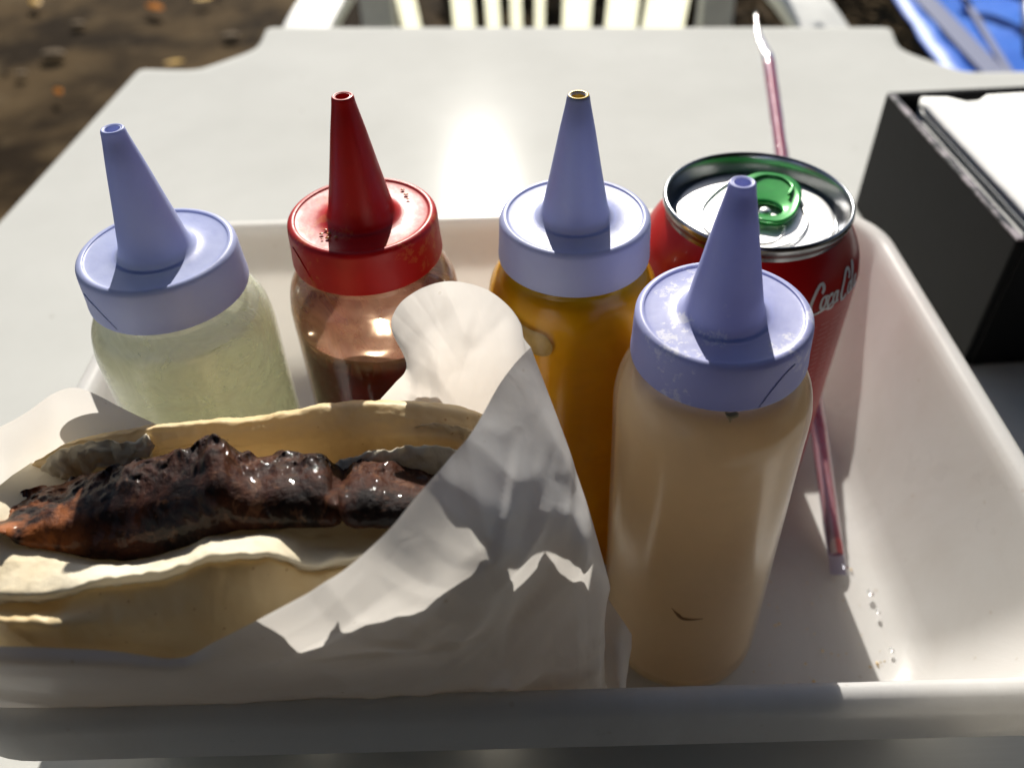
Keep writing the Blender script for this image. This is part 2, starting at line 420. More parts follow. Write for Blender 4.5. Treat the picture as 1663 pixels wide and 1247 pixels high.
# ------------------------------------------------------------------ tray
tr = thing('tray', (.0027, .1963, 0), 'shallow white plastic tray holding the bottles, the can and the hot dog', 'tray', rz=R(-.4))
HX, HY = .1474, .1083     # outer half sizes of the rim
def rrect(hx, hy, rc, z, n=14):
    out = []
    for cx, cy, a0 in ((1, 1, 0), (-1, 1, 90), (-1, -1, 180), (1, -1, 270)):
        for k in range(n + 1):
            a_ = R(a0 + 90 * k / n); out.append((cx * (hx - rc) + rc * math.cos(a_), cy * (hy - rc) + rc * math.sin(a_), z))
    return out
ZR = .06
prof = [  # (inset from the outer rim, z)
 (.0005, .0455), (0, .0452), (-.0005, .0462), (0, .050), (.0006, .0565), (.0018, .0588), (.0036, .0598), (.0055, .0600), (.0072, .0592), (.0083, .0572),
 (.0090, .0540), (.0120, .0420), (.0180, .022), (.0235, .0085), (.0265, .0035), (.0305, .0012), (.0360, .0003), (.05, 0), (.08, 0.0)]
prof_in = [(.08, -.0026), (.04, -.0026), (.0300, -.0022), (.0255, .0010), (.0215, .0065), (.0160, .020), (.0100, .040), (.0070, .0530), (.0060, .0568), (.0045, .0578), (.0030, .0570), (.0022, .0550), (.0018, .050), (.0016, .0460)]
allp = prof + prof_in
v, f = [], []
for ins, z in allp:
    rc = max(.012, .030 - ins * .25)
    v += rrect(HX - ins, HY - ins, rc, z)
n = len(rrect(1, 1, .1, 0))
# keep the base rings from degenerating
for i in range(len(allp)):
    j = (i + 1) % len(allp)
    if i == len(prof) - 1: continue
    for k in range(n): l = (k + 1) % n; f.append((i * n + k, i * n + l, j * n + l, j * n + k))
f.append(tuple((len(prof) - 1) * n + k for k in range(n))); f.append(tuple(len(prof) * n + k for k in range(n))[::-1])
o = obj('tray_body', v, f, TRAY, tr)

# ------------------------------------------------------------------ squeeze bottles
def bottle(name, x, y, label, capm, shellm, saucem, level, tilt=(0, 0), caplabel=None, seams=(), spin=0):
    t = thing(name, (x, y, .0008), label, 'squeeze bottle', 'squeeze bottles standing in the tray')
    t.rotation_euler = (tilt[0], tilt[1], spin)
    RB = .0234
    prof = [(.0001, .0012), (.0150, .0012), (.0195, .0004), (.0222, .0022), (RB, .0060), (RB, .0300), (RB - .0001, .0850), (RB, .1000), (RB - .0003, .1045), (RB - .0012, .1085), (RB - .0030, .1118), (.0186, .1138), (.0180, .1150), (.0180, .1190)]
    P3 = [(p[0], p[1]) for p in prof]; sm = []
    vs = spline([Vector((a_, b_, 0)) for a_, b_ in P3], 4); sm = [(q.x, q.y) for q in vs]
    v, f = lathe(sm, 96); o = obj('bottle_body', v, f, shellm, t)
    # sauce inside: its own body with a slightly uneven top
    ri = RB - .0010; lv = level
    pr = [(.0001, .0022), (.0195, .0022), (.0218, .0040), (ri, .0070)]
    k = 0
    while .0070 + k * .006 < lv - .004: k += 1; pr.append((ri, .0070 + k * .006))
    pr2 = []
    for r_, z in pr:
        if z > .1: r_ = min(r_, lerp(z, [(.100, ri), (.1045, RB - .0014), (.1085, RB - .0024), (.1118, RB - .0043), (.1138, .0172), (.12, .0168)]))
        pr2.append((r_, z))
    rt_ = min(ri, lerp(lv, [(.100, ri), (.1045, RB - .0014), (.1085, RB - .0024), (.1118, RB - .0043), (.1138, .0172)]))
    pr2 += [(rt_, lv), (rt_ - .002, lv - .0008), (.014, lv - .0014), (.010, lv - .0016), (.006, lv - .0017), (.003, lv - .0018), (.0001, lv - .0018)]
    v, f = lathe(pr2, 72)
    v = [Vector(q) + (Vector((0, 0, .0012 * noise.noise(Vector(q) * 90))) if q[2] > lv - .004 else Vector((0, 0, 0))) for q in v]
    obj('sauce', v, f, saucem, t)
    # cap
    cz = .1177 - .0008
    pc = [(.0188, cz + .0004), (.0196, cz), (.0199, cz + .0006), (.01965, cz + .0040), (.0194, cz + .0098), (.01905, cz + .0112), (.0182, cz + .0118), (.0174, cz + .01175), (.0168, cz + .0114), (.0120, cz + .0112), (.0098, cz + .0116)]
    pn = [(.0108, cz + .0113), (.0096, cz + .0118), (.0087, cz + .0129), (.0081, cz + .0150), (.0077, cz + .0170), (.0062, cz + .0245), (.0044, cz + .0340), (.0030, cz + .0408), (.0027, cz + .0426), (.0024, cz + .0432), (.0019, cz + .0431), (.0016, cz + .0424), (.0016, cz + .036)]
    pcs = spline([Vector((a_, b_, 0)) for a_, b_ in pc], 4); v, f = lathe([(q.x, q.y) for q in pcs], 96)
    cp = obj('cap', v, f, capm, t)
    if caplabel: cp['label'] = caplabel
    pns = spline([Vector((a_, b_, 0)) for a_, b_ in pn], 5); v, f = lathe([(q.x, q.y) for q in pns], 64)
    v = [Vector(q) for q in v]; obj('nozzle', v, f, capm, cp)
    for a0, a1, z0, z1 in seams:     # moulding line curving down the side of the cap
        pts = []
        for k in range(17):
            s_ = k / 16; a_ = R(a0 + (a1 - a0) * s_) - spin; z = cz + z0 + (z1 - z0) * (s_ ** 1.8)
            r_ = .01985 - .0005 * (z - cz) / .0118
            pts.append((r_ * math.cos(a_), r_ * math.sin(a_), z))
        v, f = tube(pts, .00022, 6); obj('seam', v, f, capm, cp)
    return t, cp
BL, cL = bottle('squeeze_bottle', -.0868, .1779, 'squeeze bottle of pale green herb sauce with lilac-white cap behind the hot dog', CAPW, SH_G, SAUCE_G, .109, seams=((-140, -112, .0075, .0010),))
BR, cR = bottle('squeeze_bottle', -.0373, .1908, 'squeeze bottle with red cap, half full of dark red sauce', CAPR, SH_R, SAUCE_R, .0955, seams=((-150, -128, .0085, .002),))
BM, cM = bottle('squeeze_bottle', .01745, .18714, 'squeeze bottle of yellow mustard with lilac-white cap, left of the can', CAPW, SH_Y, SAUCE_Y, .1138)
BW, cW = bottle('squeeze_bottle', .0507, .1457, 'squeeze bottle of beige mayonnaise, nearest to the camera, in front of the can', CAPW2, SH_M, SAUCE_M, .1140, tilt=(R(-.1), R(-1.65)), seams=((-52, -76, .0085, .0004),))
# dried drip under the mayonnaise cap and the brown smear on its side
def patch_on_cyl(name, parent, R0, pts, mat_, th=.0004):
    """thin raised blob on a cylinder: pts = (angle deg, z) outline"""
    P = spline([Vector((a_, z, 0)) for a_, z in pts], 4, True); v, f = [], []
    c0 = sum(P, Vector()) / len(P)
    for k, s_ in enumerate((1, .85, .4)):
        for q in P:
            w_ = c0 + (q - c0) * s_; r_ = (R0(w_.y) if callable(R0) else R0) + (0, th, th * 1.3)[k]; a_ = R(w_.x); v.append((r_ * math.cos(a_), r_ * math.sin(a_), w_.y))
    n = len(P)
    for i in range(2):
        for k in range(n): l = (k + 1) % n; f.append((i * n + k, i * n + l, (i + 1) * n + l, (i + 1) * n + k))
    f.append(tuple(2 * n + k for k in range(n)))
    return obj(name, v, f, mat_, parent)
STAIN = simple('brown_stain', (.22, .11, .035), .4).m
DRY = simple('dried_sauce', (.42, .34, .20), .5).m
patch_on_cyl('stain', BW, .02335, [(-112, .0455), (-106, .0425), (-99, .0418), (-90, .0420), (-99, .0408), (-106, .0412)], STAIN, .0002)
patch_on_cyl('drip', BW, .0196, [(-97, .1166), (-94, .1164), (-90, .1167), (-88, .1158), (-92, .1150), (-93, .1138), (-95, .1150)], DRY, .0007)
SMR = simple('orange_residue', (.50, .16, .03), .3).m
for a_, r_, s_ in ((-130, .0115, .0007), (-136, .0128, .0006), (-124, .0130, .0008), (-117, .0118, .0006), (-140, .0110, .0005), (40, .0140, .0007), (50, .0150, .0006), (30, .0132, .0005), (-128, .0142, .0004)):
    v, f = [], []
    for i in range(4):
        for k in range(8):
            ph = math.pi / 2 * i / 3; v.append((s_ * math.cos(ph) * math.cos(k * math.pi / 4) + r_ * math.cos(R(a_)), s_ * .8 * math.cos(ph) * math.sin(k * math.pi / 4) + r_ * math.sin(R(a_)), .1285 + s_ * .35 * math.sin(ph)))
    for i in range(3):
        for k in range(8): l = (k + 1) % 8; f.append((i * 8 + k, i * 8 + l, (i + 1) * 8 + l, (i + 1) * 8 + k))
    obj('residue', v, f, SMR, cR)
SMEAR = simple('pale_mustard_smear', (.42, .28, .09), .3, (.30, .18, .04), 160).m
patch_on_cyl('smear', BM, lambda z: lerp(z, [(.100, .0235), (.1045, .0232), (.1085, .0223), (.1118, .0205)]), [(-156, .1060), (-142, .1078), (-124, .1068), (-112, .1062), (-107, .1035), (-109, .1005), (-118, .0995), (-130, .1008), (-146, .1030)], SMEAR, .0003)
YEL = simple('mustard_residue', (.62, .42, .03), .3).m
v, f = lathe([(.00159, .1530), (.0015, .1592), (.0019, .1602), (.0024, .1602), (.0026, .1595)], 24)
v = [Vector(q) for q in v]; obj('residue', v, f, YEL, cM)

# ------------------------------------------------------------------ drinks can
CX, CY = .0733, .2156
cn = thing('drink_can', (CX, CY, .0006), 'unopened red cola can with silver lid and green ring pull', 'can')
body = [(.0001, .0075), (.018, .0045), (.0235, .0005), (.0250, .0000), (.0268, .0020), (.0300, .0055), (.0322, .0095), (.0328, .0140), (.0328, .0300), (.0328, .0700), (.0328, .0930), (.0324, .0975), (.0312, .1020), (.0290, .1062), (.0272, .1090), (.0264, .1102)]
bs = spline([Vector((a_, b_, 0)) for a_, b_ in body], 4)
CANP = [(q.y, q.x) for q in bs]
v, f = lathe([(q.x, q.y) for q in bs], 128); cb = obj('can_body', v, f, CAN_RED, cn)
lid = [(.0264, .1102), (.0266, .1115), (.0271, .1128), (.0273, .1138), (.0271, .1147), (.0266, .1151), (.0261, .1148), (.0257, .1138), (.0250, .1105), (.0242, .1080), (.0236, .1073), (.0230, .1077), (.0226, .1092), (.0220, .1098), (.0150, .1099), (.0080, .1099), (.0001, .1099)]
ls = spline([Vector((a_, b_, 0)) for a_, b_ in lid], 4); ls = [(q.x, max(q.y, .107)) for q in ls]
kr = 4 * 11 + 1
v, f = lathe(ls[kr - 1:], 128); ld = obj('lid', v, f, ALU, cn)
v, f = lathe(ls[:kr], 128); obj('rim', v, f, ALUR, cn)
loc_ = lambda px, py, z: on_z(px, py, z + .0006) - Vector((CX, CY, .0006))
# raised bead outlining the tear panel, and ring pull
A0 = loc_(1240, 352, .112); A1 = loc_(1258, 281, .112); ax = (A1 - A0); ax.z = 0; ax.normalize(); bx_ = Vector((ax.y, -ax.x, 0))
def lp(a_, b_, z): a_ = a_ * 1.1 + .001; b_ *= 1.08; q = A0 + ax * a_ + bx_ * b_; return Vector((q.x, q.y, z))
def lp0(a_, b_, z): return Vector((ax.x * a_ + bx_.x * b_, ax.y * a_ + bx_.y * b_, z))
bead = spline([lp0(a_, b_, .1101) for a_, b_ in ((-.0195, 0), (-.0185, .0065), (-.013, .0125), (-.003, .0150), (.008, .0125), (.0155, .0085), (.0185, .004), (.0190, 0), (.0185, -.004), (.0155, -.0085), (.008, -.0125), (-.003, -.0150), (-.013, -.0125), (-.0185, -.0065))], 8, True)
v, f = tube(bead + [bead[0]], .00055, 8, cap=False); obj('panel_bead', v, f, ALU, ld)
score = spline([lp0(a_, b_, .1100) for a_, b_ in ((-.0170, 0), (-.0155, .0060), (-.0100, .0090), (-.004, .0080), (-.002, 0), (-.004, -.0080), (-.0100, -.0090), (-.0155, -.0060))], 8, True)
v, f = tube(score + [score[0]], .0003, 6, cap=False); obj('score_line', v, f, ALU, ld)
# ring pull: outline with a rivet hole near the front and a dished finger area
tabo = spline([Vector((a_, b_, 0)) for a_, b_ in ((-.0030, 0), (-.0022, .0045), (.003, .0078), (.012, .0086), (.0175, .0075), (.0212, .0045), (.0222, 0), (.0212, -.0045), (.0175, -.0075), (.012, -.0086), (.003, -.0078), (-.0022, -.0045))], 6, True)
TO = -.0005
n = len(tabo); v, f = [], []
hole = [Vector((.0042 + .0033 * math.cos(2 * math.pi * k / n + math.pi), -.0044 * math.sin(2 * math.pi * k / n + math.pi), 0)) for k in range(n)]
lay = [(0, .0, .1110), (0, 0, .1122), (.08, 0, .1126), (.22, 0, .1124), (.55, 0, .1119), (.9, 0, .1120), (1, 0, .1116), (1, 0, .1110)]
for s_, _, z in lay:
    for k in range(n):
        q = tabo[k] * (1 - s_) + Vector((hole[k].x, -hole[k].y if False else hole[k].y, 0)) * s_
        v.append(lp(q.x + TO, q.y, z + (.0006 * max(0, (q.x - .008)) / .014)))
for i in range(len(lay)):
    j = (i + 1) % len(lay)
    for k in range(n): l = (k + 1) % n; f.append((i * n + k, i * n + l, j * n + l, j * n + k))
obj('ring_pull', v, f, GREEN, ld)
v, f = [], []   # dished recess rim on the pull
rr = spline([lp(a_, b_, .1131) for a_, b_ in ((.0105, -.0052), (.0150, -.0056), (.0185, -.003), (.0192, 0), (.0185, .003), (.0150, .0056), (.0105, .0052))], 6)
v, f = tube(rr, .0005, 8); obj('pull_rim', v, f, GREEN, ld)
v, f = lathe([(.0001, .1122), (.0010, .1121), (.0016, .1116), (.0019, .1106), (.0021, .1099)], 24)
q = lp(.0030, 0, 0); v = [Vector(p) + Vector((q.x, q.y, 0)) for p in v]; obj('rivet', v, f, ALU, ld)
# lettering on the can: ribbon strokes following the curved side
def can_r(z): return lerp(z, CANP)
def ribbon(strokes, a_c, z0, hgt, mat_, name, lift=.00025, shear=.28, xs=1.0):
    v, f = [], []
    for pts, w0 in strokes:
        P = spline([Vector((a_, b_, 0)) for a_, b_ in pts], 6) if len(pts) > 2 else [Vector((a_, b_, 0)) for a_, b_ in pts]
        b0 = len(v); m_ = len(P)
        for i, p in enumerate(P):
            t = (P[min(i + 1, m_ - 1)] - P[max(i - 1, 0)]).normalized(); nrm = Vector((-t.y, t.x, 0))
            ww = w0 * (.45 + .55 * abs(t.y)) * (1 if 0 < i < m_ - 1 else .4)
            for s_ in (-1, 1):
                q = p + nrm * (ww * .5 * s_); X_ = (q.x + q.y * shear) * hgt * xs; Z_ = q.y * hgt
                z = z0 + Z_; r_ = can_r(z) + lift; a_ = R(a_c) + X_ / .031; v.append((r_ * math.cos(a_), r_ * math.sin(a_), z))
        for i in range(m_ - 1): f.append((b0 + 2 * i, b0 + 2 * i + 1, b0 + 2 * i + 3, b0 + 2 * i + 2))
    o = obj(name, v, f, mat_, cb); return o
def el(cx, cy, rx, ry, a0=90, a1=450, n=9): return [(cx + rx * math.cos(R(a0 + (a1 - a0) * k / n)), cy + ry * math.sin(R(a0 + (a1 - a0) * k / n))) for k in range(n + 1)]
cola = [
 ([(.62, .66), (.70, .80), (.64, .94), (.48, .98), (.28, .82), (.14, .55), (.10, .28), (.18, .05), (.38, -.06), (.62, -.05), (.9, .0), (1.15, .02), (1.4, -.06), (1.62, .02)], .13),
 (el(.84, .30, .15, .22), .10), ([(.90, .46), (1.0, .52), (1.12, .45)], .06),
 ([(1.36, .42), (1.30, .52), (1.18, .46), (1.12, .28), (1.2, .10), (1.34, .12), (1.46, .22)], .10),
 (el(1.62, .30, .14, .21), .10), ([(1.76, .52), (1.74, .3), (1.78, .12), (1.9, .14)], .11), ([(1.90, .32), (2.02, .32)], .09),
 ([(2.62, .66), (2.70, .80), (2.64, .96), (2.46, 1.02), (2.26, .86), (2.12, .55), (2.08, .28), (2.18, .06), (2.36, .04), (2.52, .16)], .13),
 (el(2.78, .30, .14, .21), .10), ([(2.9, .38), (3.02, .6), (3.16, .92), (3.14, 1.08), (3.04, 1.0), (3.0, .7), (3.0, .3), (3.06, .1), (3.18, .14)], .10),
 (el(3.40, .30, .14, .21), .10), ([(3.54, .52), (3.52, .3), (3.58, .1), (3.76, .16)], .11)]
cola = [(p, w_ * 1.45) for p, w_ in cola]
ribbon(cola, -73.5, .0956, .0080, WHITE_INK, 'lettering', xs=.72)
fine = []
for c_ in range(6):      # columns of fine print too small to read
    for l_ in range(14):
        fine.append(([(c_ * .62, -.3 - l_ * .22), (c_ * .62 + random.uniform(.30, .52), -.3 - l_ * .22)], .12))
ribbon(fine, -70, .0925, .0088, PINK_INK, 'fine_print', shear=.0, xs=.8)

# ------------------------------------------------------------------ straw in its torn wrapper
F0 = Vector((.1078, .1655, .0035)); F1 = on_y(1268, 245, .325)
dv = (F1 - F0); T0 = F0 + dv * (.2275 / dv.length)
m = Mat('striped_straw'); X = m.sep()
ang = m.math('ARCTAN2', X[1], X[0])
tw_ = m.math('ADD', ang, m.math('MULTIPLY', X[2], 8.))
st = m.math('FRACT', m.math('ADD', m.math('MULTIPLY', tw_, .159), .5))
c = m.ramp(st, [(0, (.62, .08, .10)), (.28, (.62, .08, .10)), (.30, (.72, .58, .60)), (.44, (.72, .58, .60)), (.46, (.22, .20, .50)), (.56, (.22, .20, .50)), (.58, (.74, .62, .64)), (.72, (.74, .62, .64)), (.74, (.62, .08, .10)), (1, (.62, .08, .10))], 'LINEAR')
m.set(col=c, rough=.3); m.bump(m.noise(200, 4), .4, .001); STRAW = m.translucent(.3, (.8, .5, .5))
m = Mat('straw_wrapper'); m.bump(m.noise(160, 4, .6, 1.), .6, .0015)
fr = m.n.new('ShaderNodeFresnel'); fr.inputs[0].default_value = 1.4
WRAP = m.final(m.mixs(m.math('MULTIPLY', fr.outputs[0], .5), m.mixs(.30, m.shader('ShaderNodeBsdfTransparent', (.95, .95, 1)), m.mixs(.5, m.shader('ShaderNodeBsdfDiffuse', (.30, .26, .44)), m.shader('ShaderNodeBsdfTranslucent', (.34, .28, .50)))), m.shader('ShaderNodeBsdfGlossy', (1, 1, 1), Roughness=.15)))
L_ = (T0 - F0).length
stw = thing('drinking_straw', F0, 'wrapped red, white and blue striped straw leaning behind the can', 'straw')
stw.rotation_euler = dv.to_track_quat('Z', 'Y').to_euler()
v, f = lathe([(.0024, .003), (.0024, L_ - .004), (.0020, L_ - .004), (.0020, .003)], 24, True); obj('tube', v, f, STRAW, stw)
v, f = [], []
nr = 60
tipv = stw.rotation_euler.to_matrix().inverted() @ (on_y(1228, 24, T0.y + .035) - F0)
for i in range(nr + 1):
    t = i / nr; z = -.004 + (L_ + .004) * min(1, t / .86); cx_ = cy_ = 0
    fl = 1.0
    if t > .86:
        s_ = (t - .86) / .14; q = Vector((0, 0, L_)).lerp(tipv, s_) + Vector((.0012 * math.sin(s_ * 3.1), 0, 0)); cx_, cy_, z = q; fl = max(.06, 1 - s_ * .9)
    elif t < .05: fl = .3 + .7 * t / .05
    for k in range(14):
        a_ = 2 * math.pi * k / 14
        rx = .0029 * (1 + .15 * noise.noise(Vector((k, i * .4, 0)))); ry = rx
        if t > .86: rx = .0026 * fl; ry = .0009 * fl
        if t < .05: ry *= fl * .5
        v.append((cx_ + rx * math.cos(a_), cy_ + ry * math.sin(a_), z))
for i in range(nr):
    for k in range(14): l = (k + 1) % 14; f.append((i * 14 + k, i * 14 + l, (i + 1) * 14 + l, (i + 1) * 14 + k))
obj('wrapper', v, f, WRAP, stw)

# ------------------------------------------------------------------ napkin box
q0 = on_y(1650, 396, .269); q0.z = .0; bh = .0615
c00 = Vector((.1935, .2680, 0)); c01 = on_z(1440, 150, bh); c01.z = 0
yv = (c01 - c00); LB = yv.length; yv.normalize(); xv = Vector((yv.y, -yv.x, 0)); WB = .19
nb = thing('napkin_box', (0, 0, TZ + .0002), 'open black plastic box of white napkins with a chipped rim', 'box')
def nbp(a_, b_, z): q = c00 + xv * a_ + yv * b_; return Vector((q.x, q.y, z - TZ))
def nbox(name, a0, a1, b0_, b1, z0, z1, mat_, bev=.0008, parent=nb):
    v = [nbp(a_, b_, z) for z in (z0, z1) for a_, b_ in ((a0, b0_), (a1, b0_), (a1, b1), (a0, b1))]
    o = obj(name, v, [(0, 3, 2, 1), (4, 5, 6, 7), (0, 1, 5, 4), (1, 2, 6, 5), (2, 3, 7, 6), (3, 0, 4, 7)], mat_, parent, smooth=False)
    if bev: bevel(o, bev)
    return o
th = .004
nbox('side_wall', 0, th, 0, LB, TZ + .0002, bh - .0012, BLACK)
nbox('side_wall', WB - th, WB, 0, LB, TZ + .0002, bh - .0012, BLACK)
nbox('front_wall', th, WB - th, 0, th, TZ + .0002, bh - .0012, BLACK)
nbox('back_wall', th, WB - th, LB - th, LB, TZ + .0002, bh - .0012, BLACK)
nbox('base', th, WB - th, th, LB - th, TZ + .0003, .001, BLACK)
nbox('worn_edge', .0002, .0034, .0003, LB - .0003, bh - .0012, bh, WORN, .0005)
nbox('worn_edge', .0034, WB, .0003, .0036, bh - .0012, bh - .0002, BLACK, .0005)
nbox('worn_edge', .0034, WB, LB - .0036, LB - .0003, bh - .0012, bh - .0002, BLACK, .0005)
# a stack of folded napkins, each one a thing
nz = .0015
for k in range(14):
    hz = .0041
    j = random.uniform(-.0006, .0006); a0, a1, b0_, b1 = .0135 + j, .105 + j, .0075, LB - .0085 + j
    v, f = [], []
    nxx, nyy = 14, 14
    for s_ in (0, 1):
        for a_i in range(nxx + 1):
            for b_i in range(nyy + 1):
                aa = a0 + (a1 - a0) * a_i / nxx; bb = b0_ + (b1 - b0_) * b_i / nyy
                if b_i == nyy and k == 13: bb -= max(0, .009 - abs(aa - .036) * .95)
                z = nz + hz * s_ * .93 + .0005 * noise.noise(Vector((aa * 40, bb * 40, k)))
                if s_ == 1 and k == 13: z += .0008 * noise.noise(Vector((aa * 70, bb * 70, 5)))
                v.append(nbp(aa, bb, z))
    q_ = (nxx + 1) * (nyy + 1)
    for a_i in range(nxx):
        for b_i in range(nyy):
            i0 = a_i * (nyy + 1) + b_i; f.append((i0, i0 + 1, i0 + nyy + 2, i0 + nyy + 1)); f.append((q_ + i0, q_ + i0 + nyy + 1, q_ + i0 + nyy + 2, q_ + i0 + 1))
    for a_i in range(nxx):
        for bi in (0, nyy): i0 = a_i * (nyy + 1) + bi; f.append((i0, i0 + nyy + 1, q_ + i0 + nyy + 1, q_ + i0))
    for b_i in range(nyy):
        for ai in (0, nxx): i0 = ai * (nyy + 1) + b_i; f.append((i0, i0 + 1, q_ + i0 + 1, q_ + i0))
    if k == 13:
        tag(obj('napkin', v, f, NAPKIN), 'white folded paper napkin on top of the stack in the black box', 'napkin', 'napkins stacked in the black box')
    elif k > 10:
        tag(obj('napkin', v, f, NAPKIN), ('white paper napkin third from the top in the black box', 'white paper napkin directly beneath the top one in the black box')[k - 11], 'napkin', 'napkins stacked in the black box')
    else:
        if k == 0: NV, NF = [], []
        b_ = len(NV); NV += v; NF += [tuple(b_ + i for i in q) for q in f]
        if k == 10: tag(obj('napkin_pile', NV, NF, NAPKIN), 'lower part of the napkin pile hidden inside the black box', 'napkins', None, 'stuff')
    nz += hz

# ------------------------------------------------------------------ hot dog
hd = thing('hot_dog', (-.06, .128, .03), 'bread roll split open with dark charred sausage inside, wrapped in white paper', 'hot dog')
HO = Vector((-.06, .128, .03))
def disp(v, amp, sc, seed=0, oct=4, rid=False):
    out = []
    for q in v:
        d = Vector((noise.fractal(q * sc + Vector((seed, 0, 0)), 1, 2, oct), noise.fractal(q * sc + Vector((0, seed + 9, 0)), 1, 2, oct), noise.fractal(q * sc + Vector((0, 3, seed + 5)), 1, 2, oct)))
        out.append(q + d * amp)
    return out
def crease_set(n, seed, lo, hi, dirz=None, wmin=.0012, wmax=.0045, hmax=.0011):
    rnd = random.Random(seed); out = []
    for k in range(n):
        c_ = Vector([rnd.uniform(lo[i], hi[i]) for i in range(3)])
        t = Vector((rnd.uniform(-1, 1), 0, rnd.uniform(-1, 1))) if dirz is None else Vector((rnd.uniform(-1, 1) * dirz, 0, 1))
        t.normalize(); out.append((c_, t, Vector((-t.z, 0, t.x)), rnd.uniform(.006, .028), rnd.uniform(wmin, wmax), rnd.uniform(.3, 1) * hmax * 1.15 * rnd.choice((-1, 1, 1))))
    return out
def fold(V, sets, hold=None):
    out = []
    for q in V:
        h = 0
        for c_, t, nrm, ln, wd, hh in sets:
            d = q - c_; a_ = abs(d.x * t.x + d.z * t.z) / ln
            if a_ >= 1: continue
            b_ = d.x * nrm.x + d.z * nrm.z
            w_ = wd * (1 if b_ > 0 else 2.2); b_ = abs(b_) / w_
            if b_ < 1: h += hh * (1 - b_) * (1 - a_ * a_)
        out.append(q + Vector((.1, -.75, .35)) * h * (hold(q) if hold else 1))
    return out
def loft(name, cols, sect, mat_, parent, nper=5, seg=5, fmfun=None, amp=.0006, sc=90, seed=0, ends=(.35, .35), fine=None, crs=None):
    """cols: pixel columns; sect(px)->closed loop of 3-D points; smooth in both directions"""
    loops = [sect(c_) for c_ in cols]
    nl = len(loops[0]); rows = []
    for k in range(nl): rows.append(spline([lp_[k] for lp_ in loops], nper))
    nc = len(rows[0]); V = []; F = []; FM = []
    for i in range(nc):
        lp_ = spline([rows[k][i] for k in range(nl)], seg, True); V += lp_
    n_ = nl * seg
    for i in range(nc - 1):
        for k in range(n_):
            l = (k + 1) % n_; F.append((i * n_ + k, i * n_ + l, (i + 1) * n_ + l, (i + 1) * n_ + k)); FM.append(fmfun(k / seg, i / nc) if fmfun else 0)
    # rounded ends
    for side, i in ((0, 0), (1, nc - 1)):
        ring = V[i * n_:(i + 1) * n_]; c_ = sum(ring, Vector()) / n_
        dr = (c_ - sum(V[(1 if side == 0 else nc - 2) * n_:(1 if side == 0 else nc - 2) * n_ + n_], Vector()) / n_).normalized()
        prev = i * n_; L = ends[side] * .02
        for t in (.35, .65, .88):
            b0 = len(V)
            for q in ring: V.append(c_ + (q - c_) * math.sqrt(1 - t * t) + dr * (L * t))
            for k in range(n_): l = (k + 1) % n_; F.append((prev + k, prev + l, b0 + l, b0 + k)); FM.append(fmfun(k / seg, 0) if fmfun else 0)
            prev = b0
        F.append(tuple(prev + k for k in range(n_))); FM.append(FM[-1])
    V = disp(V, amp, sc, seed)
    if crs: V = fold(V, crs)
    if fine: V = disp(V, fine[0], fine[1], seed + 3, 3)
    return obj(name, [q - HO for q in V], F, mat_, parent, fm=FM)
lipT = [(-80, 872), (0, 877), (28, 885), (80, 891), (110, 893), (150, 905), (200, 908), (250, 898), (313, 880), (340, 864), (400, 852), (450, 847), (600, 850), (700, 846), (830, 840)]
lipB = [(-80, 972), (0, 971), (80, 975), (112, 963), (172, 945), (240, 936), (280, 931), (337, 911), (385, 909), (441, 905), (505, 924), (561, 913), (620, 905), (700, 890), (830, 870)]
endk = lambda px: lerp(px, [(-80, .0), (0, 1), (720, 1), (830, .55)])
HS = .0190
def hy(px, py, y): return on_y(px, py, y - HS)
def low_sect(px):
    T_, B_ = lerp(px, lipT), lerp(px, lipB); s_ = lerp(px, [(330, 0), (500, .005), (830, .015)]); b_ = lerp(px, [(-90, .004), (0, 0)])
    g = Vector((0, 0, 0)); x_ = hy(px, 990, .108).x
    P = [hy(px, T_, .1225 + s_), hy(px, T_ + (B_ - T_) * .4, .1160 + s_ + b_), hy(px, B_ - 7, .1092 + s_ + b_), hy(px, B_ + 4, .1112 + s_ + b_),
         hy(px, B_ + 18, .1090 + s_ + b_), hy(px, 1010 - .2 * max(0, px - 500), .1045 + s_ + b_), hy(px, 1060 - .2 * max(0, px - 500), .1040 + s_ + b_), hy(px, 1105 - .2 * max(0, px - 500), .108 + s_)]
    x0 = P[5].x
    P += [Vector((x0, .106 + s_, .050)), Vector((x0, .122 + s_ * .6, .052)), Vector((x0, .124 + s_ * .6, .072)), Vector((P[0].x, .134 + s_, P[0].z - .012))]
    return P
cols = [-70, -30, 10, 50, 90, 130, 175, 220, 265, 310, 340, 370, 410, 450, 500, 550, 600, 660, 730, 800]
loft('bun_bottom', cols, low_sect, [CRUMB, CRUST], hd, 9, 8, lambda k, i: 1 if 3.2 <= k < 9.5 else 0, .0007, 70, 3, fine=(.0003, 420), crs=crease_set(9, 44, (-.1, .08, .06), (0, .1, .105), .45, .0008, .0020, .0006) + crease_set(6, 46, (-.1, .08, .08), (0, .1, .105), None, .001, .003, .0007))
topE = [(36, 788), (44, 762), (80, 738), (120, 718), (168, 706), (240, 694), (341, 683), (401, 680), (461, 672), (521, 658), (600, 653), (640, 653), (685, 654), (741, 663), (779, 674), (830, 695)]
